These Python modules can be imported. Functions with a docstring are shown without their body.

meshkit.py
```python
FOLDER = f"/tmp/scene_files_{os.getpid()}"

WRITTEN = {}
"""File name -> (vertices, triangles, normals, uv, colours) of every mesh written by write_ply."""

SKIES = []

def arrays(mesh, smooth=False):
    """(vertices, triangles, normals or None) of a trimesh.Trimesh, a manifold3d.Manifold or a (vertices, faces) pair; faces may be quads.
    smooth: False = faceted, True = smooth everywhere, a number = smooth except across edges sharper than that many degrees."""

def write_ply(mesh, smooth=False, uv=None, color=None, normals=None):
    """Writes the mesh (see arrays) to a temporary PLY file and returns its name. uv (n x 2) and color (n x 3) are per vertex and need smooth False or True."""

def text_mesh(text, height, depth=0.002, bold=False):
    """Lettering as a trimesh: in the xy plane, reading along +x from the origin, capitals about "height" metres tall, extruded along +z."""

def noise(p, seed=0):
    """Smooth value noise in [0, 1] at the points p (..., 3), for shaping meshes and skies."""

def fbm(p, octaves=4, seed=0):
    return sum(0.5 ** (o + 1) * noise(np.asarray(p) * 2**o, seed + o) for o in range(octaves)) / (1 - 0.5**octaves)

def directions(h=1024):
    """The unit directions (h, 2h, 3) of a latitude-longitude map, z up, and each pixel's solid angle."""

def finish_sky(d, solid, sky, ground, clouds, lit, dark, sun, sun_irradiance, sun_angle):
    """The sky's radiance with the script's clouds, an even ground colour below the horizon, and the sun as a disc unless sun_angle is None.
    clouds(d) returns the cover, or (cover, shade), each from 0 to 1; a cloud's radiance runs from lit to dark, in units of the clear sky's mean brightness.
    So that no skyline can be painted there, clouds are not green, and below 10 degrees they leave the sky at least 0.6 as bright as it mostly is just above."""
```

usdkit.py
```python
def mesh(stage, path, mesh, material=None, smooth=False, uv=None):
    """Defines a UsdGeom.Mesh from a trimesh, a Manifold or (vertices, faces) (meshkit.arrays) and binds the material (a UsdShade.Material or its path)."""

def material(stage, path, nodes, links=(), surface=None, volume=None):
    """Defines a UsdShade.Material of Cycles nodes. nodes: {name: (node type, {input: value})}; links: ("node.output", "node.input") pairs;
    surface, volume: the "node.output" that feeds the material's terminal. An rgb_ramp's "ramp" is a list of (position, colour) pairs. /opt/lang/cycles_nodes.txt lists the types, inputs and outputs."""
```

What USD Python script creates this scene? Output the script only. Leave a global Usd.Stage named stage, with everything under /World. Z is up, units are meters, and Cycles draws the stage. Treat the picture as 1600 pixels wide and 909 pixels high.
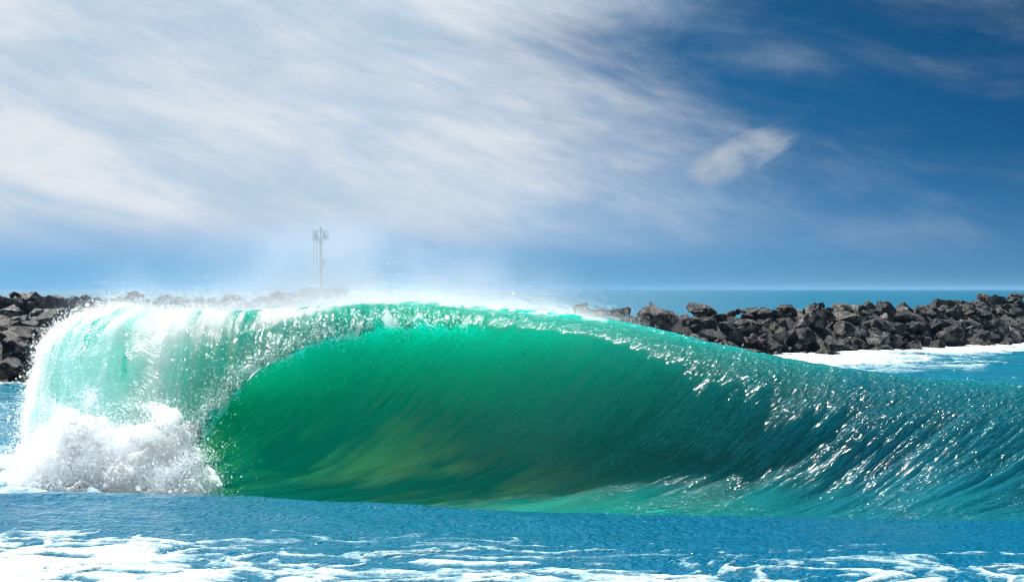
import math, random
import numpy as np, trimesh, usdkit
from meshkit import noise, fbm
from scipy.interpolate import PchipInterpolator
from pxr import Usd, UsdGeom, UsdLux, UsdShade, Gf, Sdf, Vt

stage = Usd.Stage.CreateInMemory()
UsdGeom.SetStageUpAxis(stage, UsdGeom.Tokens.z)
UsdGeom.SetStageMetersPerUnit(stage, 1.0)
UsdGeom.Xform.Define(stage, '/World')
UsdGeom.Scope.Define(stage, '/World/Looks')
T = Sdf.ValueTypeNames
rng = np.random.default_rng(7)

# ---------------------------------------------------------------- camera
EYE = 4.6
FPX = 2986.0                                  # pixels per unit tangent in a 1600 px wide picture
cam = UsdGeom.Camera.Define(stage, '/World/camera')
cam.CreateHorizontalApertureAttr(36.0)
cam.CreateVerticalApertureAttr(36.0 * 581 / 1024)
cam.CreateFocalLengthAttr(36.0 * FPX / 1600)
cam.CreateClippingRangeAttr((0.5, 100000.0))
cam.AddTranslateOp().Set(Gf.Vec3d(0, 0, EYE))
cam.AddRotateXOp().Set(90 - 0.05)
cam.CreateExposureAttr(0.8)

# ---------------------------------------------------------------- sun and sky
SUN_EL, SUN_AZ = math.radians(50), math.radians(-34)      # azimuth from +y towards +x
sd = Gf.Vec3d(math.sin(SUN_AZ) * math.cos(SUN_EL), math.cos(SUN_AZ) * math.cos(SUN_EL), math.sin(SUN_EL))
sun = UsdLux.DistantLight.Define(stage, '/World/sun')
sun.CreateIntensityAttr(1.25)
sun.CreateAngleAttr(0.5)
sun.CreateNormalizeAttr(True)
sun.CreateColorAttr(Gf.Vec3f(1.0, 0.97, 0.92))
mrot = Gf.Matrix4d(); mrot.SetRotate(Gf.Rotation(Gf.Vec3d(0, 0, 1), sd))
sun.AddTransformOp().Set(mrot)

M = {}
def mat(name, nodes, links=(), surface=None, volume=None):
    M[name] = usdkit.material(stage, '/World/Looks/' + name, nodes, links, surface, volume)
    return M[name]

def cloud_noise(tag_, rot, scale, loc, detail, rough, dist):
    return {f'{tag_}m': ('mapping', {'mapping_type': 'texture', 'rotation': (0, 0, rot), 'scale': (1 / scale[0], 1 / scale[1], 1), 'location': (*loc, 0)}),
            f'{tag_}n': ('noise_texture', {'scale': 1.0, 'detail': detail, 'roughness': rough, 'distortion': dist})}, [('cp.vector', f'{tag_}m.vector'), (f'{tag_}m.vector', f'{tag_}n.vector')]
def math_(kind, a=None, b=None, **k):
    return ('math', {'math_type': kind, **({'value1': a} if a is not None else {}), **({'value2': b} if b is not None else {}), **k})
def smooth_(a, b, lo, hi):
    return ('map_range', {'range_type': 'smoothstep', 'from_min': a, 'from_max': b, 'to_min': lo, 'to_max': hi, 'clamp': True})
na, la = cloud_noise('a', -0.26, (9.0, 32.0), (3.1, 1.7), 11, 0.66, 0.35)       # long streaks of cirrus
nb, lb = cloud_noise('b', -0.10, (3.6, 15.0), (7.7, 4.2), 5, 0.5, 0.2)        # the broad sheet
nd, ld = cloud_noise('d', 0.5, (26.0, 60.0), (1.0, 9.0), 9, 0.66, 0.5)        # the small wisp
ne, le = cloud_noise('e', -0.34, (7.0, 30.0), (5.3, 2.6), 9, 0.6, 0.5)       # bright and thin places in the sheet
nodes = {
    'tc': ('texture_coordinate', {}), 'sep': ('separate_xyz', {}), 'az': math_('arctan2'), 'cp': ('combine_xyz', {}),
    'sky': ('sky_texture', {'sky_type': 'single_scattering', 'sun_disc': False, 'sun_elevation': SUN_EL, 'sun_rotation': SUN_AZ,
                            'altitude': 50, 'air_density': 1.0, 'aerosol_density': 0.5, 'ozone_density': 2.0}),
    'lift': ('vector_math', {'math_type': 'multiply_add', 'vector2': (1, 1, .8), 'vector3': (0, 0, .15)}), 'unit': ('vector_math', {'math_type': 'normalize'}),
    'tint': ('rgb_ramp', {'ramp': [(0.0, (.42, .76, .90)), (0.02, (.34, .68, .90)), (0.045, (.19, .53, .77)), (0.075, (.06, .37, .59)), (0.15, (.035, .275, .45)), (0.32, (.4, .55, .72)), (0.6, (1.0, 1.0, 1.0)), (1.0, (1.0, 1.0, 1.0))]}),
    'tinted': ('mix', {'mix_type': 'multiply', 'fac': 1.0}),
    'azdark': smooth_(-.12, .36, 0, 1), 'azc': ('mix', {'color1': (1.05, 1.05, 1.05), 'color2': (.42, .58, .66)}), 'clear': ('mix', {'mix_type': 'multiply', 'fac': 1.0}),
    # clouds: streaks and a sheet, thick to the left of the sun, thinning out to the right, a clear band low down
    'azcov': smooth_(-.12, .17, .52, -.33), 'ela': smooth_(.006, .046, 0.0, 1.0),
    's1': math_('multiply', b=.52), 's2': math_('multiply_add', b=.82), 's3': math_('add'),
    'cov': smooth_(.27, 1.06, 0.0, .95), 'cov2': math_('multiply', use_clamp=True),
    'h1': math_('multiply', b=.45), 'h2': math_('multiply_add', b=.55), 'shade': smooth_(.37, .66, 0.0, 1.0),
    'cloud': ('mix', {'color1': (5.5, 7.0, 8.6), 'color2': (9.2, 9.4, 9.7)}), 'm1': ('mix', {}),
    # one wisp on its own
    'wx': math_('subtract', b=.118), 'wz': math_('subtract', b=.068), 'wx2': math_('multiply_add', b=-.35), 'wxs': math_('multiply', b=30.0), 'wzs': math_('multiply', b=75.0),
    'wxx': math_('multiply'), 'wzz': math_('multiply'), 'wr': math_('add'), 'wm': smooth_(0.0, 1.7, .24, -.3), 'wn': math_('add'), 'wc': smooth_(.46, 1.0, 0, .85),
    'wcol': ('color', {'value': (5.6, 6.2, 6.9)}), 'm2': ('mix', {}),
    'bg': ('background_shader', {'strength': 0.052}),
} | na | nb | nd | ne
links = [('tc.generated', 'sep.vector'), ('sep.x', 'az.value1'), ('sep.y', 'az.value2'), ('az.value', 'cp.x'), ('sep.z', 'cp.y'),
    ('tc.generated', 'lift.vector1'), ('lift.vector', 'unit.vector1'), ('unit.vector', 'sky.vector'), ('sep.z', 'tint.fac'), ('sky.color', 'tinted.color1'), ('tint.color', 'tinted.color2'), ('sep.x', 'azdark.value'),
    ('azdark.result', 'azc.fac'), ('tinted.color', 'clear.color1'), ('azc.color', 'clear.color2'),
    ('sep.x', 'azcov.value'), ('sep.z', 'ela.value'), ('an.fac', 's1.value1'), ('bn.fac', 's2.value1'), ('s1.value', 's2.value3'),
    ('s2.value', 's3.value1'), ('azcov.result', 's3.value2'), ('s3.value', 'cov.value'), ('cov.result', 'cov2.value1'), ('ela.result', 'cov2.value2'),
    ('an.fac', 'h1.value1'), ('en.fac', 'h2.value1'), ('h1.value', 'h2.value3'), ('h2.value', 'shade.value'), ('shade.result', 'cloud.fac'), ('cov2.value', 'm1.fac'), ('clear.color', 'm1.color1'), ('cloud.color', 'm1.color2'),
    ('az.value', 'wx.value1'), ('sep.z', 'wz.value1'), ('wx.value', 'wx2.value1'), ('wz.value', 'wx2.value3'), ('wx.value', 'wxs.value1'), ('wx2.value', 'wzs.value1'),
    ('wxs.value', 'wxx.value1'), ('wxs.value', 'wxx.value2'), ('wzs.value', 'wzz.value1'), ('wzs.value', 'wzz.value2'), ('wxx.value', 'wr.value1'), ('wzz.value', 'wr.value2'),
    ('wr.value', 'wm.value'), ('dn.fac', 'wn.value1'), ('wm.result', 'wn.value2'), ('wn.value', 'wc.value'), ('wc.result', 'm2.fac'), ('m1.color', 'm2.color1'), ('wcol.color', 'm2.color2'),
    ('m2.color', 'bg.color')] + la + lb + ld + le
mat('sky_look', nodes, links, surface='bg.background')
dome = UsdLux.DomeLight.Define(stage, '/World/sky')
UsdShade.MaterialBindingAPI.Apply(dome.GetPrim()).Bind(M['sky_look'])
dome.GetPrim().SetCustomDataByKey('kind', 'structure')

# ---------------------------------------------------------------- helpers
USED = {}
def numbered(parent, name):
    k = USED.get((parent, name), 0); USED[(parent, name)] = k + 1
    return f'{parent}/{name}' + (f'_{k:03d}' if k else '')

def tag(prim, label=None, cat=None, group=None, kind=None):
    for k, v in (('label', label), ('category', cat), ('group', group), ('kind', kind)):
        if v: prim.SetCustomDataByKey(k, v)
    return prim

def obj(name, mesh, material, parent='/World', smooth=False, uv=None, prim_vars=None):
    parent = parent if isinstance(parent, str) else str(parent.GetPath())
    m = usdkit.mesh(stage, numbered(parent, name), mesh, M[material] if isinstance(material, str) else material, smooth, uv)
    for k, a in (prim_vars or {}).items():
        UsdGeom.PrimvarsAPI(m).CreatePrimvar(k, T.FloatArray, 'vertex').Set(Vt.FloatArray.FromNumpy(np.asarray(a, np.float32)))
    return m.GetPrim()

def thing(name, label, cat, loc=(0, 0, 0), group=None, kind=None):
    x = UsdGeom.Xform.Define(stage, numbered('/World', name)); x.AddTranslateOp().Set(Gf.Vec3d(*loc))
    return tag(x.GetPrim(), label, cat, group, kind)

def grid_faces(nu, nv):
    i = (np.arange(nu - 1)[:, None] * nv + np.arange(nv - 1)[None]).ravel()
    return np.stack([i, i + nv, i + nv + 1, i + 1], 1)

def at(px, py, D):                             # the place at distance D that the photograph shows there
    return np.array([(px - 800) * D / FPX, D, EYE - (py - 452) * D / FPX])

def sstep(a, b, x):
    t = np.clip((x - a) / (b - a), 0, 1); return t * t * (3 - 2 * t)

def fb(x, y, z, s, o=4, seed=0):
    return fbm(np.stack(np.broadcast_arrays(np.asarray(x, float), np.asarray(y, float), np.asarray(z, float)), -1) * s, o, seed)

# ---------------------------------------------------------------- materials of water, foam, rock
def ripple_nodes(scale_a, scale_b, da, db, stretch=(1, 1, 1)):
    n = {'geo': ('geometry', {}), 'rmap': ('mapping', {'mapping_type': 'point', 'scale': stretch}),
         'ra': ('noise_texture', {'scale': scale_a, 'detail': 3, 'roughness': 0.55}),
         'rb': ('noise_texture', {'scale': scale_b, 'detail': 2, 'roughness': 0.5, 'distortion': 0.4}),
         'ba': ('bump', {'strength': 1.0, 'distance': da}), 'bb': ('bump', {'strength': 1.0, 'distance': db})}
    l = [('geo.position', 'rmap.vector'), ('rmap.vector', 'ra.vector'), ('rmap.vector', 'rb.vector'), ('ra.fac', 'ba.height'),
         ('rb.fac', 'bb.height'), ('ba.normal', 'bb.normal')]
    return n, l

n, l = ripple_nodes(1.0, 1.0, 0.14, 0.15)
n |= {'st': ('attribute', {'attribute': 'st'}), 'ma': ('mapping', {'mapping_type': 'point', 'scale': (3.6, 1.5, 1)}), 'mb': ('mapping', {'mapping_type': 'point', 'scale': (13.0, 9.0, 1)})}
l = [x for x in l if x[1] not in ('ra.vector', 'rb.vector', 'rmap.vector')] + [('st.vector', 'ma.vector'), ('st.vector', 'mb.vector'), ('ma.vector', 'ra.vector'), ('mb.vector', 'rb.vector')]
del n['geo'], n['rmap']
l += [('rip.fac', 'ba.strength'), ('rip.fac', 'bb.strength')]
n |= {'rip': ('attribute', {'attribute': 'ripple'}), 'foam': ('attribute', {'attribute': 'foam'}), 'blue': ('attribute', {'attribute': 'blue'}), 'painted_reflection': ('attribute', {'attribute': 'painted_reflection'}),
      'c1': ('mix', {'color1': (0.004, 0.18, 0.13), 'color2': (0.004, 0.115, 0.165)}), 'rad0': ('mix', {'color1': (0.12, 1.0, 0.78), 'color2': (.04, .30, .26)}), 'wgt': ('map_range', {'from_min': 0, 'from_max': 1, 'to_min': 1.0, 'to_max': .45}), 'rad': ('mix', {'color2': (.5, .5, .5)}),
      'c2': ('mix', {'color2': (0.26, 0.38, 0.17)}),  # olive: bright reflections painted into the water colour
      'c3': ('mix', {'color2': (0.72, 0.77, 0.76)}),
      'rg': ('map_range', {'from_min': 0, 'from_max': 1, 'to_min': 0.10, 'to_max': 0.6}),
      'p': ('principled_bsdf', {'ior': 1.33, 'specular_ior_level': .28, 'subsurface_weight': 1.0, 'subsurface_radius': (0.12, 1.0, 0.55), 'subsurface_scale': 0.95,
                                'subsurface_method': 'random_walk', 'subsurface_ior': 1.33})}
l += [('blue.fac', 'c1.fac'), ('c1.color', 'c2.color1'), ('painted_reflection.fac', 'c2.fac'), ('c2.color', 'c3.color1'), ('foam.fac', 'c3.fac'),
      ('c3.color', 'p.base_color'), ('blue.fac', 'rad0.fac'), ('rad0.color', 'rad.color1'), ('blue.fac', 'wgt.value'), ('wgt.result', 'p.subsurface_weight'), ('foam.fac', 'rad.fac'), ('rad.color', 'p.subsurface_radius'), ('foam.fac', 'rg.value'), ('rg.result', 'p.roughness'), ('bb.normal', 'p.normal')]
mat('wave_water', n, l, surface='p.BSDF')

def plain_water(name, color, sa, sb, da, db, rough=0.08, stretch=(1, 1, 1), spec=.5):
    n, l = ripple_nodes(sa, sb, da, db, stretch)
    n |= {'p': ('principled_bsdf', {'ior': 1.33, 'base_color': color, 'roughness': rough, 'specular_ior_level': spec}),}
    l += [('bb.normal', 'p.normal')]
    mat(name, n, l, surface='p.BSDF')
plain_water('sea_water', (0.0, 0.17, 0.25), 0.35, 1.6, 0.5, 0.15, 0.12, spec=.22)
plain_water('near_water', (0.0, 0.110, 0.205), 3.0, 10.0, 0.08, 0.07, 0.10, (1, 0.7, 1), spec=.08)
mat('foam', {'geo': ('geometry', {}), 'n': ('noise_texture', {'scale': 22, 'detail': 4}), 'b': ('bump', {'distance': 0.03}),
             'v': ('noise_texture', {'scale': 5, 'detail': 7, 'roughness': .75}), 'th': ('attribute', {'attribute': 'thick'}), 'sum': math_('multiply_add', b=1.5), 'off': math_('subtract', b=.78),
             'r': ('rgb_ramp', {'ramp': [(0, (.03, .15, .22)), (.16, (.20, .36, .42)), (.42, (.50, .58, .60)), (.8, (.70, .72, .73))]}),
             'd': ('principled_bsdf', {'roughness': .7, 'specular_ior_level': .2})},
    [('geo.position', 'n.vector'), ('geo.position', 'v.vector'), ('v.fac', 'sum.value1'), ('th.fac', 'sum.value3'), ('sum.value', 'off.value1'), ('off.value', 'r.fac'),
     ('n.fac', 'b.height'), ('b.normal', 'd.normal'), ('r.color', 'd.base_color')], surface='d.BSDF')
for k, (c0, c1) in enumerate([((0.010, 0.012, 0.015), (0.13, 0.122, 0.11)), ((0.014, 0.015, 0.018), (0.30, 0.285, 0.25)), ((0.008, 0.010, 0.013), (0.06, 0.06, 0.06))]):
    mat(f'rock_{"abc"[k]}', {'geo': ('geometry', {}), 'n': ('noise_texture', {'scale': 1.3, 'detail': 9, 'roughness': 0.75}), 'n2': ('noise_texture', {'scale': 3, 'detail': 7, 'roughness': 0.75}),
        'r': ('rgb_ramp', {'ramp': [(0, c0), (0.47, c0), (0.55, c1), (0.8, tuple(min(1, 2.2 * x) for x in c1))]}),
        'b': ('bump', {'distance': 0.7, 'strength': 1.0}), 'p': ('principled_bsdf', {'roughness': 0.45, 'specular_ior_level': .22})},
        [('geo.position', 'n.vector'), ('geo.position', 'n2.vector'), ('n.fac', 'r.fac'), ('n2.fac', 'b.height'), ('r.color', 'p.base_color'), ('b.normal', 'p.normal')], surface='p.BSDF')
mat('steel', {'p': ('principled_bsdf', {'base_color': (0.40, 0.43, 0.46), 'roughness': 0.6})}, surface='p.BSDF')  # pale base colour imitates the tower fading in the spray
mat('daymark', {'p': ('principled_bsdf', {'base_color': (0.40, 0.46, 0.50), 'roughness': 0.6})}, surface='p.BSDF')
mat('concrete', {'geo': ('geometry', {}), 'n': ('noise_texture', {'scale': 2, 'detail': 6}), 'r': ('rgb_ramp', {'ramp': [(0.3, (0.12, 0.12, 0.12)), (0.7, (0.24, 0.235, 0.22))]}),
    'p': ('principled_bsdf', {'roughness': 0.85})}, [('geo.position', 'n.vector'), ('n.fac', 'r.fac'), ('r.color', 'p.base_color')], surface='p.BSDF')

# ---------------------------------------------------------------- the breaking wave
# profile points, from the sea behind to the trough in front: each (dx, dy, dz) from the crest
def shape(*p):
    return [(q if len(q) == 3 else (0,) + q) for q in p]
S_low = shape((-.55, -.14), (-1.0, -.36), (-1.4, -.62), (-1.7, -.85), (-2.05, -1.15), (-2.45, -1.5), (-3.0, -1.88), (-3.8, -2.2), (-5, -2.42))
S_r2 = shape((-.55, -.15), (-1.0, -.4), (-1.35, -.68), (-1.6, -.95), (-1.9, -1.33), (-2.2, -1.75), (-2.65, -2.2), (-3.4, -2.6), (-4.8, -2.88))
S_r3 = shape((-.5, -.12), (-.9, -.36), (-1.2, -.65), (-1.4, -.95), (-1.6, -1.35), (-1.8, -1.85), (-2.0, -2.4), (-2.9, -3.0), (-4.6, -3.35))
S_r4 = shape((-.37, -.06), (-.7, -.2), (-.95, -.43), (-1.05, -.68), (-1.15, -1.12), (-1.3, -1.75), (-1.65, -2.55), (-2.6, -3.3), (-4.5, -3.72))
S_r5 = shape((-.35, -.05), (-.7, -.15), (-.95, -.35), (-1.02, -.6), (-1.02, -1.1), (-1.05, -1.8), (-1.35, -2.7), (-2.3, -3.55), (-4.4, -3.95))
S_r6 = shape((-.45, -.02), (-.85, -.13), (-1.15, -.38), (-1.1, -.52), (-.9, -.8), (-.7, -1.5), (-.9, -2.6), (-1.9, -3.6), (-4.2, -4.08))
S_r7 = shape((-.5, 0), (-1.0, -.12), (-1.4, -.44), (-1.2, -.5), (-.8, -.6), (-.45, -1.3), (-.55, -2.4), (-1.6, -3.6), (-4, -4.15))
S_r8 = shape((-.7, .03), (-1.3, -.12), (-1.9, -.55), (-1.78, -.56), (-1.0, -.4), (-.3, -1.0), (-.2, -2.2), (-1.2, -3.5), (-3.8, -4.12))
S_r9 = shape((-1.0, .05), (-2.1, -.25), (-2.9, -.95), (-2.79, -.96), (-1.5, -.38), (-.2, -.8), (.2, -2.1), (-.8, -3.4), (-3.6, -3.95))
S_l1 = shape((-1.1, .05), (-2.4, -.5), (-3.5, -1.8), (-3.4, -1.8), (-1.7, -.42), (-.2, -.8), (.3, -2.1), (-.7, -3.3), (-3.6, -3.88))
S_l2 = shape((-1.2, .05), (-2.7, -.75), (-3.9, -2.9), (-3.8, -2.9), (-1.9, -.5), (-.2, -.8), (.3, -2.1), (-.6, -3.3), (-3.6, -3.9))
S_l3 = shape((-.05, -1.2, .05), (-.1, -2.8, -.9), (-.2, -4.2, -4.3), (-.2, -3.95, -4.2), (0, -2.0, -.55), (0, -.2, -.8), (0, .3, -2.1), (0, -.6, -3.3), (0, -3.0, -3.95))
def left(dx):
    return [(dx * a, b, c) for a, (b, c) in zip((.35, .85, 1, 1, .8, .4, .2, .1, .1), ((-1.1, .02), (-2.6, -.95), (-3.9, -4.3), (-3.65, -4.25), (-1.9, -.65), (-.3, -.9), (.1, -2.1), (-.6, -3.3), (-3.0, -4)))]
KEYS = [  # crest (px, py, distance), shape, back drop distance
    ((100, 650, 46.0), [(a, b * .6, c * .25) for a, b, c in left(0.0)], 3.0),
    ((112, 580, 46.0), [(a, b * .9, c * .8) for a, b, c in left(-.25)], 3.0),
    ((136, 520, 45.9), left(-.65), 4.0),
    ((170, 494, 45.8), left(-1.05), 6.0),
    ((212, 485, 45.6), left(-1.35), 9.0),
    ((250, 488, 45.4), left(-1.15), 11.0),
    ((285, 491, 45.2), left(-.7), 12.0),
    ((312, 492, 45.0), [(a - .05, b, c) for a, b, c in S_l3], 12.0),
    ((342, 492, 44.9), S_l2, 12.0),
    ((385, 490, 44.8), S_l1, 12.0),
    ((462, 485, 44.4), S_r9, 12.0),
    ((560, 476, 44.0), S_r8, 12.0),
    ((640, 473, 43.7), S_r7, 12.0),
    ((730, 479, 43.3), S_r6, 12.0),
    ((840, 487, 42.8), S_r5, 12.0),
    ((965, 502, 42.3), S_r4, 12.0),
    ((1100, 532, 41.7), S_r3, 11.0),
    ((1270, 567, 41.2), S_r2, 10.0),
    ((1450, 590, 40.7), [(a * .95, b, c * .98) for a, b, c in S_low], 9.0),
    ((1680, 603, 40.2), S_low, 8.0),
    ((2300, 640, 39.5), [(a, b, c * .8) for a, b, c in S_low], 7.0),
    ((2900, 760, 39.0), [(a, b, c * .05) for a, b, c in S_low], 6.0),
]
ctrl = []
for (px, py, D), shp, back in KEYS:
    c = at(px, py, D)
    low = min(c[2], 0.0) - 0.3
    pts = [c + (0, back * 1.25, low - c[2]), c + (0, back * .8, (0.12 - c[2]) if c[2] > .3 else low - c[2]), c + (0, back * .36, -(c[2]) * .52), c + (0, back * .11, -c[2] * .1), c]
    pts += [c + np.array(s) for s in shp]
    tr = pts[-1]
    pts += [np.array([tr[0], tr[1] - 3.0, 0.05]), np.array([tr[0], tr[1] - 6.5, -0.4])]
    pts[-3][2] = max(pts[-3][2], 0.06) if c[2] > 1 else pts[-3][2]
    ctrl.append(pts)
ctrl = np.array(ctrl)                                         # keys x points x 3
NP = ctrl.shape[1]
ku = ctrl[:, 4, 0].copy(); ku[0] -= 0.0
ku = np.r_[ku[0], ku[0] + np.cumsum(np.maximum(np.diff(ku), 0.25))]
u = np.r_[np.arange(ku[0], ku[-3] + .3, 0.029), np.linspace(ku[-3] + .35, ku[-1], 60)]
C = np.stack([[PchipInterpolator(ku, ctrl[:, j, k])(u) for k in range(3)] for j in range(NP)], 1)      # 3 x points x nu
C = np.transpose(C, (2, 1, 0))
per = [10, 14, 24, 26, 26, 34, 40, 18, 34, 44, 50, 50, 50, 60, 24]
vs = np.concatenate([np.linspace(k, k + 1, m, endpoint=False) for k, m in enumerate(per)] + [[NP - 1.0]])
nu, nv = len(u), len(vs)
k0 = np.minimum(vs.astype(int), NP - 2); t = vs - k0
W = np.zeros((nv, NP))
for d, w in ((-1, -.5 * t + t**2 - .5 * t**3), (0, 1 - 2.5 * t**2 + 1.5 * t**3), (1, .5 * t + 2 * t**2 - 1.5 * t**3), (2, -.5 * t**2 + .5 * t**3)):
    np.add.at(W, (np.arange(nv), np.clip(k0 + d, 0, NP - 1)), w)
P = np.einsum('vp,upk->uvk', W, C)
print('wave grid', nu, nv, nu * nv * 2, 'points', NP)
U, V = np.meshgrid(u, vs, indexing='ij')
def grid_normals(P):
    n = np.cross(np.gradient(P, axis=0), np.gradient(P, axis=1))
    return n / np.maximum(np.linalg.norm(n, axis=-1, keepdims=True), 1e-9)
N = grid_normals(P)
if N[nu // 2, 0, 2] < 0: N = -N
# arc length along the profile, zero at the crest: water drawn up the face moves along it
S = np.cumsum(np.r_['1', np.zeros((nu, 1)), np.linalg.norm(np.diff(P, axis=1), axis=-1)], axis=1)
iC = int(np.argmin(abs(vs - 4))); iT = int(np.argmin(abs(vs - 7)))
S = S - S[:, iC:iC + 1]
face = sstep(7.0, 8.5, V) * (1 - sstep(14.3, 15, V))
outer = sstep(3.4, 4.2, V) * (1 - sstep(6.9, 7.05, V))
lipped = 1 - sstep(-2.2, 0.0, U)                                  # where the lip is thrown (world x)
iF = int(np.argmin(abs(vs - 14)))
B = S[:, iF:iF + 1] - S                                            # metres up the face from the trough
Bp = np.maximum(B, -2)
q = U - 2.4 * (1 - np.exp(-Bp / 1.6)) - .95 * Bp                      # water is drawn up the face along lines of equal q, leaning to the right
streak = fb(q * 1.7, B * .45, 0, 1, 4, 3) - .5
streak2 = fb(q * 4.6, B * .6, 3, 1, 3, 11) - .5
pebble = fb(P[..., 0], P[..., 1], P[..., 2], 4.5, 3, 23) - .5
right = sstep(0, 5.5, U)
chop = fb(P[..., 0], P[..., 1], P[..., 2], 1.6, 4, 21) - .5
edge_rag = fb(U * 4, 0, 0, 1, 4, 31)[..., None][..., 0] - .5
streak3 = fb(q * 9, B * 1.0, 6, 1, 3, 13) - .5
disp = face * (0.17 * streak + (.07 + .09 * right) * (1 - .7 * sstep(12, 14, V) * right) * streak2 + (.014 + .03 * sstep(9, 11, V)) * streak3) + .09 * pebble * right * sstep(2.5, 3.8, V) * (1 - .75 * sstep(6.5, 11, V)) + 0.08 * chop * (1 - sstep(13.5, 14.8, V)) * (.35 + .65 * (1 - outer))
# lip: ragged thrown water
rag = fb(P[..., 0] * 2.2, P[..., 1] * 2.2, P[..., 2] * 2.2, 1, 5, 41) - .5
disp += lipped * sstep(4.2, 6.6, V) * (1 - sstep(7.2, 8.2, V)) * 0.34 * rag
rope_d = .16 * np.clip(1 - abs(2 * fb(U * 3.2, S * .16, 4, 1, 3, 79) - 1) * 2.4, 0, 1)
curt_st = fb(U * 5.5 + 0.5 * rag, S * .35, 7, 1, 4, 51) - .5      # falling threads
disp += lipped * sstep(4.7, 5.6, V) * (1 - sstep(6.9, 7.2, V)) * (0.22 * curt_st + rope_d) * (1 - .85 * sstep(-7, -4.6, U) * (1 - sstep(5.6, 6.6, V)))
disp[:, :1] = 0; disp[:, -1:] = 0
P2 = P + N * disp[..., None]
# the lip's lower edge hangs in tongues
P2[..., 2] -= lipped * np.exp(-((V - 7) / .6) ** 2) * (0.5 * (fb(U * 1.7, 0, 0, 1, 4, 61) - .45) + .34 * np.clip(fb(U * 6, 0, 3, 1, 4, 63) - .46, 0, 1)) * sstep(.2, .6, P2[..., 2])
# primvars: foam cover, water hue with painted sky blue, reflections painted low on the face
far_left = 1 - sstep(-5.6, -2.6, U)
fthr = fb(U * 4.2, S * .5, 2, 1, 5, 71)
rope = 1 - abs(2 * fb(U * 3.2 + 1.2 * (fb(U, S * .4, 5, .8, 3, 77) - .5), S * .16, 4, 1, 4, 79) - 1) * 2.4
f_curt = outer * np.clip(sstep(.40, .66, fthr + .12 * (1 - sstep(-7, -4.2, U)) + .10 * sstep(4.6, 6.0, V)) * (.45 + .3 * sstep(4.8, 6, V)) + .5 * sstep(.5, .95, rope), 0, 1) * (1 - sstep(-4.9, -3.4, U) * sstep(4.9, 5.6, V)) * (1 - sstep(-2.6, .6, U)) * (1 - .85 * sstep(-8.0, -6.6, U) * sstep(5.5, 6.2, V))
crestline = np.exp(-((V - 4.2) / .75) ** 2) * (1 - sstep(.5, 3.5, U))
f_crest = (.45 + .55 * sstep(-6, -4, U)) * crestline * sstep(.46, .62, fb(P[..., 0], P[..., 1], P[..., 2], 6, 4, 81))
f_tip = .8 * lipped * np.exp(-((V - 7.0) / .35) ** 2) * sstep(.5, .62, fb(P[..., 0], P[..., 1], P[..., 2], 5, 5, 91))
foam = np.clip(np.maximum.reduce([f_curt, f_crest, f_tip]), 0, 1)
blue = np.clip(sstep(-1, 9, U) + .5 * sstep(6, 11, U), 0, 1) * .9  # bluer to the right: deeper water, plus sky reflection put into the colour
painted_reflection = .85 * sstep(10.9, 12.4, V) * (1 - sstep(-2.5, 3, U)) * (1 - .9 * sstep(11.9, 13.1, V) * sstep(-8, -5, U)) * np.clip(.08 + 3.0 * (fb(q * .8, B * .8, 9, 1, 4, 95) - .42) + 1.6 * (fb(q * 3.0, B * 1.6, 9, 1, 4, 97) - .5), 0, 1)  # soft bright reflections of the lower left face, painted as olive patches
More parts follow.
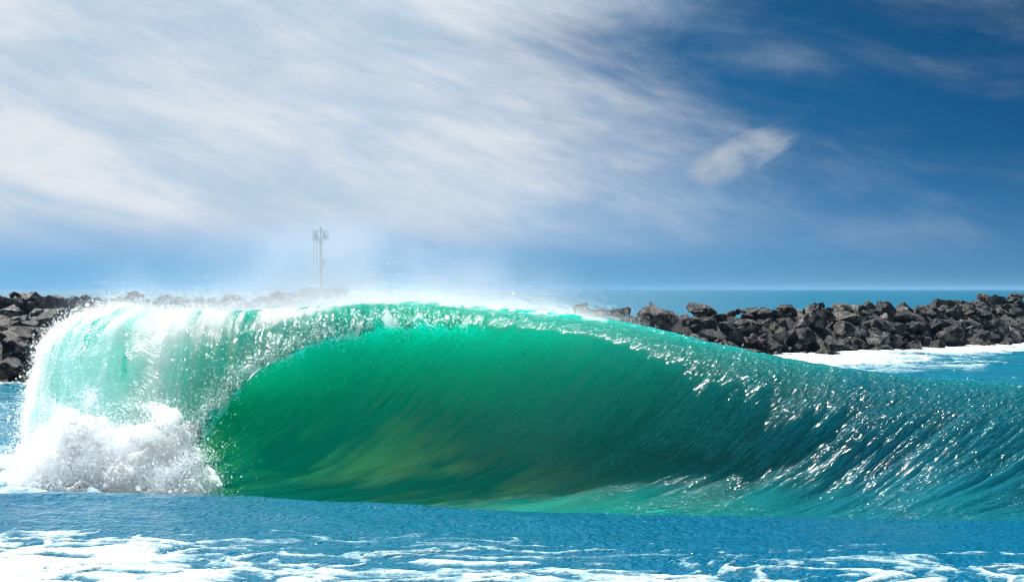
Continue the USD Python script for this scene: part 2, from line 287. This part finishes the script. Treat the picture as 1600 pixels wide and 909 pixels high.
ripple = np.clip(.26 + .9 * sstep(-1.5, 4.5, U) + .7 * np.exp(-((V - 5) / 1.2) ** 2), .1, 1) * (1 - .45 * sstep(11, 13.5, V) * (1 - sstep(-1, 3, U)))
ripple = ripple * np.where(V > 6.5, np.clip(.25 + 2.6 * (fb(q * .8, B * .45, 2, 1, 3, 99) - .3), .3, 1.25), 1)
top = P2.reshape(-1, 3)
faces = grid_faces(nu, nv)
# close the body underneath
base = len(top)
bf = np.stack([P2[:, 0] * (1, 1, 0) + (0, 0, -4.0), P2[:, -1] * (1, 1, 0) + (0, 0, -4.0)], 1)      # nu x 2 x 3
vv = np.vstack([top, bf.reshape(-1, 3)])
i = np.arange(nu - 1)
T0, T1 = i * nv, (i + 1) * nv
B0, B1 = base + i * 2, base + (i + 1) * 2
extra = np.vstack([np.stack([T1, T0, B0, B1], 1), np.stack([T0 + nv - 1, T1 + nv - 1, B1 + 1, B0 + 1], 1), np.stack([B0, B0 + 1, B1 + 1, B1], 1)])
def cap(k, flip):
    loop = np.r_[k * nv + np.arange(nv), base + 2 * k + 1, base + 2 * k]
    c = len(vv_list[0])
    vv_list[0] = np.vstack([vv_list[0], vv_list[0][loop].mean(0)])
    a, b = loop, np.roll(loop, -1)
    tri = np.stack([a, b, np.full(len(loop), c)], 1)
    return tri[:, ::-1] if flip else tri
vv_list = [vv]
quads = np.vstack([faces, extra])
tris = np.vstack([quads[:, [0, 1, 2]], quads[:, [0, 2, 3]], cap(0, False), cap(nu - 1, True)])
vv = vv_list[0]
pad = np.zeros(len(vv) - len(top))
wm = trimesh.Trimesh(vv, tris, process=False)
if wm.volume < 0: tris = tris[:, ::-1]
wave = thing('breaking_wave', 'tall green barrelling wave with a white lip curling over on the left', 'wave')
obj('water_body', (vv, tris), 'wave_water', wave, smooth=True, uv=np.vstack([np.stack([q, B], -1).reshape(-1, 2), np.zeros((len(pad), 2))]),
    prim_vars={'ripple': np.r_[ripple.ravel(), pad], 'foam': np.r_[foam.ravel(), pad], 'blue': np.r_[blue.ravel(), pad], 'painted_reflection': np.r_[painted_reflection.ravel(), pad]})

# ---------------------------------------------------------------- the sea behind
crest_x, crest_y = P[:, iC, 0], P[:, iC, 1]
def under_wave(x, y):                          # 1 inside the wave's footprint
    yc = np.interp(x, crest_x, crest_y)
    return sstep(-9.9, -8.9, x) * (1 - (1 - sstep(-8.4, -6.6, x)) * (1 - sstep(40, 42, y))) * (1 - sstep(13, 19, x)) * sstep(-9, -6, y - yc) * (1 - sstep(5.5, 9.0, y - yc))
def boil(x, y):                               # water heaped up in front of the white water
    return .5 * (1 - sstep(-8.4, -6.6, x)) * sstep(-14, -11.5, x) * sstep(32, 35, y) * (1 - sstep(40.5, 43, y))
D = 24 * 1.011 ** np.arange(620)
tt = np.linspace(-1.0, 1.0, 420); tt = 0.75 * tt + .25 * tt**3
XX, YY = D[:, None] * tt[None], np.repeat(D[:, None], len(tt), 1)
amp = 1 / (1 + (YY / 250) ** 2)
ZZ = amp * (0.5 * (fb(XX * .12, YY * .22, 0, 1, 4, 101) - .5) + .3 * (fb(XX * .6, YY * .9, 0, 1, 3, 103) - .5)) - .05
left_near = (1 - sstep(44, 58, YY))
ZZ = ZZ * (1 - .6 * left_near) - 3.0 * under_wave(XX, YY)
ZZ = ZZ + boil(XX, YY) - 2.5 * (1 - sstep(27, 34, YY))
obj_sea = obj('sea', (np.stack([XX, YY, ZZ], -1).reshape(-1, 3), grid_faces(*XX.shape)[:, ::-1]), 'sea_water', smooth=True)
tag(obj_sea, 'blue open sea behind the wave and the rocks', 'sea', kind='structure')

# ---------------------------------------------------------------- shallow water in the foreground
def near_z(x, y):
    edge = np.interp(x, [-9, -5.4, -2, 0, 3, 8, 12], [1.32, 1.28, 1.13, 1.03, .95, .86, .84])     # the brow of the back-wash
    flat = 1.22 + .04 * (26 - y) / 6 * 0
    z = flat + (edge - flat) * sstep(23, 31, y)
    z = z - 2.2 * sstep(30.6, 38, y) - .02 * np.maximum(y - 31, 0)
    z = z + .10 * (fb(x * .45, y * .9, 0, 1, 4, 111) - .5) + .045 * (fb(x * 1.3, y * 2.6, 2, 1, 3, 113) - .5)
    return z
gx, gy = np.linspace(-13, 13, 560), np.r_[np.linspace(14, 20, 20, endpoint=False), np.linspace(20, 32, 210, endpoint=False), np.linspace(32, 38, 30)]
GX, GY = np.meshgrid(gx, gy, indexing='ij')
GZ = near_z(GX, GY)
nw = obj('shore_water', (np.stack([GX, GY, GZ], -1).reshape(-1, 3), grid_faces(*GX.shape)), 'near_water', smooth=True)
tag(nw, 'rippled blue shallow water in front of the wave', 'water', kind='structure')


# ---------------------------------------------------------------- foam lying on the water, real sheets a centimetre or two thick
def foam_sheet(x0, x1, nx, y0, y1, ny, zfun, hfun):
    X, Y = np.meshgrid(np.linspace(x0, x1, nx), np.linspace(y0, y1, ny), indexing='ij')
    h, cover = hfun(X, Y)
    V_ = np.stack([X, Y, zfun(X, Y) + np.clip(h, -.02, 1)], -1).reshape(-1, 3)
    q = grid_faces(nx, ny)
    q = q[(h.reshape(-1)[q] > 0).any(1)]
    keep, inv = np.unique(q.ravel(), return_inverse=True)
    return (V_[keep], inv.reshape(-1, 4)), cover.ravel()[keep]
def ridge(x, y, seed, w, o=3):
    return 1 - abs(fb(x, y, seed * .37, 1, o, seed) - .5) / w
def lace(x, y, sx, sy, seed, warp=1.6):                          # thin winding threads of foam, 1 along each thread
    wx = x * sx / .55 + 2 * warp * (fb(x * sx, y * sx, 0, 1, 3, seed + 10) - .5); wy = y * sy / .8 + warp * (fb(x * sx, y * sx, 4, 1, 3, seed + 12) - .5)
    r1 = ridge(wx * .55, wy * .8, seed, .09); r2 = ridge(wx * 1.1 + 3, wy * 1.5, seed + 6, .13, 4); r3 = ridge(wx * 2.6, wy * 2.4, seed + 8, .16, 3)
    return np.maximum(r1, .72 * r2 + .1) + .22 * r3
def near_foam(x, y):
    wx = x + 3.2 * (fb(x * .5, y * .5, 0, 1, 3, 221) - .5); wy = y + 1.6 * (fb(x * .5, y * .5, 4, 1, 3, 223) - .5)
    r1 = ridge(wx * .55, wy * .8, 211, .09); r2 = ridge(wx * 1.1 + 3, wy * 1.5, 217, .13, 4); r3 = ridge(wx * 2.6, wy * 2.4, 219, .16, 3)
    L = np.maximum(r1, .72 * r2 + .1) + .22 * r3
    dense = (1 - sstep(-4.9, -3.2, x + .3 * (y - 24))) * (1 - sstep(26.0, 27.2, y + 1.3 * (fb(x, y, 0, .8, 3, 201) - .5)))
    zone = 1 - sstep(21.2, 29.6, y + 2.2 * (fb(x * .4, y * .8, 0, 1, 3, 203) - .5))
    cover = L - (1.42 - 1.0 * zone + .10 * sstep(0, 4, x) + 2.0 * sstep(27.4, 28.6, y)) + .55 * dense
    return np.clip(cover * .05, -.02, .03) + np.where(cover > 0, .022 * (fb(x, y, 0, 12, 4, 215) - .4), 0), cover
def foam_at(name_args, label):
    m, c = foam_sheet(*name_args)
    tag(obj('sea_foam', m, 'foam', smooth=True, prim_vars={'thick': np.clip(c, 0, 1)}), label, 'foam', kind='stuff')
foam_at((-8, 8, 1000, 19.6, 28.8, 370, near_z, near_foam), 'white lacy foam streaked over the shallow water nearest the camera')

# ---------------------------------------------------------------- the rock jetty
def boulder_mesh(r, seed, squash=.72):
    g = np.random.default_rng(seed)
    p = g.normal(size=(13, 3)); p /= np.linalg.norm(p, axis=1, keepdims=True)
    p *= g.uniform(.8, 1.1, (13, 1)) * np.array([g.uniform(.95, 1.4), g.uniform(.8, 1.1), squash * g.uniform(.8, 1.15)])
    m = trimesh.convex.convex_hull(p)
    m = trimesh.Trimesh(*trimesh.remesh.subdivide(m.vertices, m.faces)); m = trimesh.Trimesh(*trimesh.remesh.subdivide(m.vertices, m.faces))
    v = np.array(m.vertices)
    v += m.vertex_normals * ((fbm(v * 1.7 + seed * 3.1, 3, seed) - .5) * .55 + (noise(v * 4 + seed, seed + 3) - .5) * .14)[:, None]
    R = trimesh.transformations.random_rotation_matrix(g.random(3))[:3, :3]
    Rz = trimesh.transformations.rotation_matrix(g.uniform(0, 6.3), [0, 0, 1])[:3, :3]; Rt = trimesh.transformations.rotation_matrix(g.normal(0, .35), [1, .4, 0])[:3, :3]
    return (v * r) @ (Rt @ Rz).T, np.array(m.faces)
jpath = np.array([[-62, 62], [-40, 87], [-24.8, 101], [21, 141], [47, 178], [84, 232], [120, 290]], float)
jlen = np.r_[0, np.cumsum(np.linalg.norm(np.diff(jpath, axis=0), axis=1))]
jtop = np.array([3.4, 3.3, 3.2, 3.0, 3.4, 3.7, 3.85])
def jetty_point(s):
    p = np.array([np.interp(s, jlen, jpath[:, k]) for k in (0, 1)])
    d = np.array([np.interp(s + 1, jlen, jpath[:, k]) - np.interp(s - 1, jlen, jpath[:, k]) for k in (0, 1)]); d /= np.linalg.norm(d)
    return p, np.array([d[1], -d[0]]), float(np.interp(s, jlen, jtop))         # place, towards the camera, height
jetty = thing('rock_jetty', 'long jetty of dark heaped boulders running behind the wave', 'jetty')
# rubble underneath, so that no light shows between the stones
ss = np.linspace(0, jlen[-1], 160); rows = []
for s_ in ss:
    p, n_, h = jetty_point(s_)
    rows.append([[*(p + n_ * o), z * h] for o, z in ((5.2, -.5), (2.6, .45), (1.0, .82), (-1.5, .82), (-5, -.5))])
rub = np.array(rows); rub[..., 2] += .5 * (fb(rub[..., 0], rub[..., 1], 0, .5, 3, 301) - .5)
obj('rubble', (rub.reshape(-1, 3), grid_faces(*rub.shape[:2])), 'rock_c', jetty)
grock = np.random.default_rng(5); nb_ = 0; stones = []
def jetty_side(s0, s1):
    global nb_
    for row, (off, zf, r0) in enumerate(((5.2, -.04, 1.0), (4.2, .2, 1.1), (3.1, .42, 1.1), (1.9, .64, 1.05), (.6, .82, 1.0), (-1.0, .86, 1.0))):
        s_ = s0 + grock.uniform(0, 1.5)
        while s_ < s1:
            p, n_, h = jetty_point(s_)
            r = (.62 if p[0] < -10 else .82) * r0 * grock.choice([.5, .75, 1.0, 1.35, 1.75], p=[.25, .25, .22, .18, .1])
            v, f = boulder_mesh(r, 1000 + nb_)
            o = off + grock.normal(0, .35) + (grock.uniform(0, 1.5) if row == 0 and grock.random() < .3 else 0)
            z = zf * h + grock.normal(0, .18) + (.25 if row >= 3 and grock.random() < .15 else 0)
            stones.append((r / p[1] * (1 if row < 5 else .4), v + np.array([*(p + n_ * o), z]), f, f'rock_{"abc"[grock.integers(3)]}'))
            s_ += r * grock.uniform(1.5, 2.0); nb_ += 1
sx = lambda px: next(s for s in np.linspace(0, jlen[-1], 2000) if 800 + jetty_point(s)[0][0] / jetty_point(s)[0][1] * FPX > px)
jetty_side(sx(-60), sx(150)); jetty_side(sx(810), sx(1660))
order = sorted(range(len(stones)), key=lambda i_: -stones[i_][0])
for i_ in sorted(order[:296]):
    obj('boulder', stones[i_][1:3], stones[i_][3], jetty, smooth=32)
rest = trimesh.util.concatenate([trimesh.Trimesh(*stones[i_][1:3], process=False) for i_ in order[296:]])
tag(obj('small_boulders', rest, 'rock_a', jetty, smooth=32), kind='stuff')

# ---------------------------------------------------------------- the far jetty and its beacon
far = thing('far_jetty', 'low hazy rock jetty far off on the left under the beacon', 'jetty')
fx = np.linspace(-90, -14, 60)
fr = np.array([[[x, 246 + 5, -.5], [x, 250, 3.0 - .9 * sstep(-24, -15, x)], [x, 254, 3.0 - .9 * sstep(-24, -15, x)], [x, 260, -.5]] for x in fx]); fr[..., 1] -= 2
obj('rubble', (fr.reshape(-1, 3), grid_faces(60, 4)[:, ::-1]), 'rock_c', far)
k = 0
for row, (yo, z, r0) in enumerate(((244.5, .4, 1.5), (246.3, 1.5, 1.5), (248.2, 2.5, 1.5), (250, 3.1, 1.3))):
    x = -74.0
    while x < -15:
        r = r0 * grock.uniform(.6, 1.35)
        v, f = boulder_mesh(r, 5000 + k, .7)
        obj('boulder', (v + (x, yo + grock.normal(0, .4), z + grock.normal(0, .2) - .8 * sstep(-22, -15, x)), f), f'rock_{"abc"[grock.integers(3)]}', far, smooth=32)
        x += r * grock.uniform(1.4, 2.1); k += 1
print('far boulders', k)
BX, BY = at(501, 450, 250)[:2]
slab = trimesh.creation.box([6.3, 4.5, 2.2]); slab.apply_translation([0.5, 0, -1.1])
bea = thing('beacon_tower', 'slim grey navigation beacon on a concrete block, faint in the spray', 'beacon', (BX, BY, 4.75))
obj('concrete_base', slab, 'concrete', bea)
def tube(a, b, r, sec=8):
    return trimesh.creation.cylinder(radius=r, segment=[a, b], sections=sec)
def cat(*m): return trimesh.util.concatenate(list(m))
obj('pole', cat(tube((0, 0, 0), (0, 0, 6.4), .19, 16), tube((0, 0, 0), (0, 0, .15), .4, 16)), 'steel', bea, smooth=40)
obj('platform', cat(trimesh.creation.box([1.7, 1.5, .08], trimesh.transformations.translation_matrix([0, 0, 6.4])), tube((-.8, -.6, 6.35), (0, 0, 5.9), .04), tube((.8, -.6, 6.35), (0, 0, 5.9), .04)), 'steel', bea)
for sx_ in (-1, 1):
    tri = trimesh.creation.extrude_polygon(__import__('shapely').Polygon([(-.42, 0), (.42, 0), (0, 1.15)]), .05)
    tri.apply_transform(trimesh.transformations.rotation_matrix(math.pi / 2, [1, 0, 0])); tri.apply_translation([sx_ * .55, -.62, 6.45])
    obj('dayboard', tri, 'daymark', bea)
rail = [tube((-.95, y_, 7.45), (.95, y_, 7.45), .03) for y_ in (-.7, .7)] + [tube((x_, y_, 6.4), (x_, y_, 7.45), .03) for x_ in (-.95, 0, .95) for y_ in (-.7, .7)] + [tube((x_, -.7, 7.45), (x_, .7, 7.45), .03) for x_ in (-.95, .95)]
obj('railing', cat(*rail), 'steel', bea)
obj('lamp', cat(tube((0, 0, 6.4), (0, 0, 7.3), .07), tube((0, 0, 7.3), (0, 0, 7.75), .16, 12), tube((0, 0, 7.75), (0, 0, 8.1), .05)), 'steel', bea, smooth=40)
lad = obj('ladder', cat(tube((-.95, 0, 2.9), (-.95, 0, 6.4), .035), tube((-.5, 0, 2.9), (-.5, 0, 6.4), .035), *[tube((-.95, 0, z_), (0 if k_ % 4 == 0 else -.5, 0, z_), .03) for k_, z_ in enumerate(np.arange(2.9, 6.4, .3))]), 'steel', bea)
bxm = trimesh.creation.cylinder(radius=.5, height=.35, sections=20); bxm.apply_transform(trimesh.transformations.rotation_matrix(math.pi / 2, [1, 0, 0])); bxm.apply_translation([.28, -.1, 3.35])
obj('equipment_drum', bxm, 'steel', bea, smooth=40)

# ---------------------------------------------------------------- foam on the sea by the rocks and beside the wave
def sea_z(X, Y):
    amp = 1 / (1 + (Y / 250) ** 2)
    Z = amp * (0.5 * (fb(X * .12, Y * .22, 0, 1, 4, 101) - .5) + .3 * (fb(X * .6, Y * .9, 0, 1, 3, 103) - .5)) - .05
    return Z * (1 - .6 * (1 - sstep(44, 58, Y))) - 3.0 * under_wave(X, Y) + boil(X, Y) - 2.5 * (1 - sstep(27, 34, Y))
def surf_foam(x, y):
    s0 = np.interp(x, jpath[:, 0], jpath[:, 1])
    d = s0 - y                                                    # metres in front of the jetty's line
    near = np.exp(-((d - 9) / 12) ** 2) + .45 * np.exp(-((d - 30) / 14) ** 2) * (1 - sstep(25, 45, x))
    cover = lace(x, y, .13, .11, 401) + 1.6 * near - 1.5
    return np.clip(cover * .18, -.02, .14) + np.where(cover > 0, .16 * (fb(x, y, 0, 2.2, 3, 405) - .4), 0), cover
foam_at((3, 66, 500, 84, 215, 420, sea_z, surf_foam), 'churned white foam along the foot of the rocks on the right')
def left_foam(x, y):
    cover = lace(x, y, .3, .14, 431) + .45 * np.exp(-((y - 47) / 9) ** 2) + .75 * np.exp(-((y - 42.0) / 2.2) ** 2) + .9 * np.exp(-((np.interp(x, jpath[:, 0], jpath[:, 1]) - y - 6.5) / 2.0) ** 2) - .98
    return np.clip(cover * .2, -.02, .1) + np.where(cover > 0, .06 * (fb(x, y, 0, 4, 3, 435) - .5), 0), cover
foam_at((-34, -5.5, 420, 36, 104, 600, sea_z, left_foam), 'white foam streaks on the sea to the left of the falling lip')

# ---------------------------------------------------------------- white water: billows of foam where the lip lands
mat('white_water', {'geo': ('geometry', {}), 'n': ('noise_texture', {'scale': 18, 'detail': 5, 'roughness': .7}), 'b': ('bump', {'distance': 0.05}),
             'p': ('principled_bsdf', {'base_color': (.93, .97, 1.0), 'roughness': .7, 'specular_ior_level': .2, 'subsurface_weight': 1.0, 'subsurface_radius': (1, 1, 1), 'subsurface_scale': 1.0})},
    [('geo.position', 'n.vector'), ('n.fac', 'b.height'), ('b.normal', 'p.normal')], surface='p.BSDF')
mat('droplet', {'d': ('diffuse_bsdf', {'color': (0.88, 0.94, 0.98)}), 't': ('translucent_bsdf', {'color': (0.93, 0.97, 1.0)}), 'm': ('mix_closure', {'fac': 0.9}),
                'c': ('transparent_bsdf', {}), 'mm': ('mix_closure', {'fac': 0.5})},
    [('d.BSDF', 'm.closure1'), ('t.BSDF', 'm.closure2'), ('m.closure', 'mm.closure1'), ('c.BSDF', 'mm.closure2')], surface='mm.closure')
gs = np.random.default_rng(17)
splash = thing('white_water_splash', 'exploding heap of white water at the foot of the falling lip', 'splash')
def splash_top(x):                                                # height of the heap along the wave
    return np.interp(x, [-10.3, -9.9, -9.3, -8.6, -7.9, -7.4, -7.0, -6.7, -6.3], [.6, 1.3, 1.9, 1.6, 1.3, 1.6, 1.45, 1.0, .35])
import manifold3d
balls, centres = [], []
for k in range(260):
    x = gs.uniform(-10.2, -6.75) if k % 12 else gs.uniform(-6.9, -6.35)
    tp = splash_top(x) * (.62 + .75 * float(noise(np.array([x * 2.1, .5, .5]), 611)))
    w = gs.beta(1.0, 1.5)
    z = .15 + 1.15 * w * tp
    y = 40.8 - 1.7 * (1 - w) ** 1.2 + .7 * (float(noise(np.array([x * 1.7, z * 1.5, 3.5]), 613)) - .5) + gs.normal(0, .15)      # heaped up against the curtain, sloping out in front
    r = gs.uniform(.12, .34) * (1 - .3 * w)
    balls.append(manifold3d.Manifold.sphere(r, 16).scale((1.1, 1.0, 1.05)).translate((x, y, z))); centres.append((x, y, z, r))
heap = manifold3d.Manifold.batch_boolean(balls, manifold3d.OpType.Add).refine_to_length(.035).to_mesh()
hm = trimesh.Trimesh(heap.vert_properties[:, :3], heap.tri_verts, process=True)
hm = max(hm.split(only_watertight=False), key=lambda m_: len(m_.faces))
trimesh.smoothing.filter_taubin(hm, iterations=6)
hv = np.array(hm.vertices); hn = np.array(hm.vertex_normals)
hv = hv + hn * ((fbm(hv * 3.2, 5, 621) - .45) * .50 + (fbm(hv * 12, 4, 623) - .5) * .16)[:, None]
obj('foam_billow', (hv, np.array(hm.faces)), 'white_water', splash, smooth=True)
print('billow', len(hm.faces))
centres = np.array(centres)

def droplets(name, parent, pts, sizes, material='droplet', **tags):
    path = numbered(parent if isinstance(parent, str) else str(parent.GetPath()), name)
    pi = UsdGeom.PointInstancer.Define(stage, path)
    usdkit.mesh(stage, path + '/drop', trimesh.creation.icosphere(0, 1.0), M[material], smooth=True)
    pi.CreatePrototypesRel().SetTargets([path + '/drop'])
    pi.CreatePositionsAttr(Vt.Vec3fArray.FromNumpy(np.asarray(pts, np.float32)))
    pi.CreateScalesAttr(Vt.Vec3fArray.FromNumpy(np.repeat(np.asarray(sizes, np.float32)[:, None], 3, 1)))
    pi.CreateProtoIndicesAttr(Vt.IntArray.FromNumpy(np.zeros(len(pts), np.int32)))
    tag(pi.GetPrim(), kind='stuff', **tags)
def lognorm(n, med, sig=.5): return med * np.exp(gs.normal(0, sig, n))
# a: thrown out of the heap
n = 110000
c = centres[gs.integers(len(centres), size=n)]
dirs = gs.normal(size=(n, 3)); dirs /= np.linalg.norm(dirs, axis=1, keepdims=True)
pp = c[:, :3] + dirs * (c[:, 3:4] * .9 + gs.exponential(.24, (n, 1))) + np.array([0, 0, .1]) * gs.exponential(1, (n, 1))
pp = pp[pp[:, 2] > 0]
# jets flung up and out of it
jets = []
for k in range(200):
    c = centres[gs.integers(len(centres)), :3]; m = int(gs.uniform(300, 1200))
    d = np.array([gs.normal(-.12 + .25 * (c[0] + 8.5) * -.2, .5), gs.normal(-.35, .35), gs.uniform(.5, 1.3)]); L_ = gs.gamma(2.0, .26)
    t_ = gs.beta(1.0, 1.7, m)[:, None]
    jets.append(c + d * L_ * t_ - np.array([0, 0, .55]) * L_ * t_ ** 2 + gs.normal(0, 1, (m, 3)) * (.03 + .13 * t_))
jets = np.vstack(jets)
pp = np.vstack([pp, jets]); pp = pp[pp[:, 2] > .1]
droplets('droplets', splash, pp, lognorm(len(pp), .0060))
# b: in front of the falling curtain; c: along the crest, blown back; d: along the lip's edge
flat = P2.reshape(-1, 3); Nf = N.reshape(-1, 3)
def pick(weight, n):
    w = weight.ravel() * np.repeat(1, len(flat)); w = w / w.sum()
    return gs.choice(len(flat), n, p=w)
area = np.linalg.norm(np.gradient(P2, axis=1), axis=-1)
wb = outer * (1 - .97 * sstep(-8.5, -5.0, U)) * area
idx = pick(wb, 9000)
pb = flat[idx] + Nf[idx] * np.abs(gs.normal(0, .10, (len(idx), 1))) + gs.normal(0, .02, (len(idx), 3))
we = outer * (1 - sstep(-9.6, -8.6, P[..., 0])) * area
idx = pick(we, 14000)
pb = np.vstack([pb, flat[idx] + Nf[idx] * gs.exponential(.10, (len(idx), 1)) + gs.normal(0, .03, (len(idx), 3)) - np.array([0, 0, 1]) * gs.exponential(.08, (len(idx), 1))])
wd = lipped * np.exp(-((V - 6.9) / .4) ** 2) * sstep(-7.2, -6.4, U) * area
idx = pick(wd, 9000)
pd = flat[idx] + gs.normal(0, .06, (len(idx), 3)) + Nf[idx] * np.abs(gs.normal(0, .06, (len(idx), 1))) - np.array([0, 0, 1]) * gs.exponential(.05, (len(idx), 1))
wc = np.exp(-((V - 4.1) / .4) ** 2) * (1 - sstep(.5, 3.5, U)) * (.55 + .9 * sstep(-6, -3, U)) * area
idx = pick(wc, 80000)
up = gs.exponential(1, (len(idx), 1)) * (.10 + .16 * (1 - sstep(-4, 2, flat[idx, 0:1])))
pc = flat[idx] + np.array([0, 1.2, 1.0]) * up + gs.normal(0, .04, (len(idx), 3)) + np.array([0, .3, 0])
droplets('droplets', wave, np.vstack([pb, pd]), np.r_[lognorm(len(pb), .007), lognorm(len(pd), .006)])
droplets('crest_spray', wave, pc, lognorm(len(pc), .0038))

# ---------------------------------------------------------------- fine spray hanging over the crest and in front of the heap
def mist(name, lo, hi, centre, spread, density, nscale, label, thr=(.30, .80)):
    path = name + '_look'
    mat(path, {'geo': ('geometry', {}), 'n': ('noise_texture', {'scale': nscale, 'detail': 4, 'roughness': .6}),
        'off': ('vector_math', {'math_type': 'subtract', 'vector2': centre}), 'sc': ('vector_math', {'math_type': 'divide', 'vector2': spread}), 'ln': ('vector_math', {'math_type': 'length'}),
        'f': smooth_(0, 1, 1, 0), 'nn': smooth_(*thr, .05, 1), 'd': math_('multiply'), 'dd': math_('multiply', b=density),
        'v': ('principled_volume', {'color': (.80, .92, 1), 'anisotropy': .45})},
        [('geo.position', 'n.vector'), ('geo.position', 'off.vector1'), ('off.vector', 'sc.vector1'), ('sc.vector', 'ln.vector1'), ('ln.value', 'f.value'), ('n.fac', 'nn.value'),
         ('f.result', 'd.value1'), ('nn.result', 'd.value2'), ('d.value', 'dd.value1'), ('dd.value', 'v.density')], volume='v.volume')
    b = trimesh.creation.icosphere(3); b.vertices = b.vertices * np.array(spread) * 1.03 + np.array(centre)
    tag(obj(name, b, path), label, 'spray', kind='stuff')
mist('spray_mist', None, None, (-4.6, 46.8, 4.0), (7.6, 2.6, 2.8), 1.5, .28, 'pale spray blown back over the crest in front of the beacon')
mist('splash_mist', None, None, (-8.6, 39.6, 1.3), (2.5, 1.7, 2.0), .35, 1.3, 'white mist hanging round the splash at the far left')


# ---------------------------------------------------------------- the salty air
mat('haze_look', {'v': ('principled_volume', {'color': (.25, .52, .80), 'density': .00006, 'anisotropy': 0.0})}, volume='v.volume')
hz = trimesh.creation.box([60000, 30000, 40]); hz.apply_translation([0, 14000, 14])
tag(obj('haze', hz, 'haze_look'), 'thin pale sea haze lying over the whole bay', 'haze', kind='stuff')
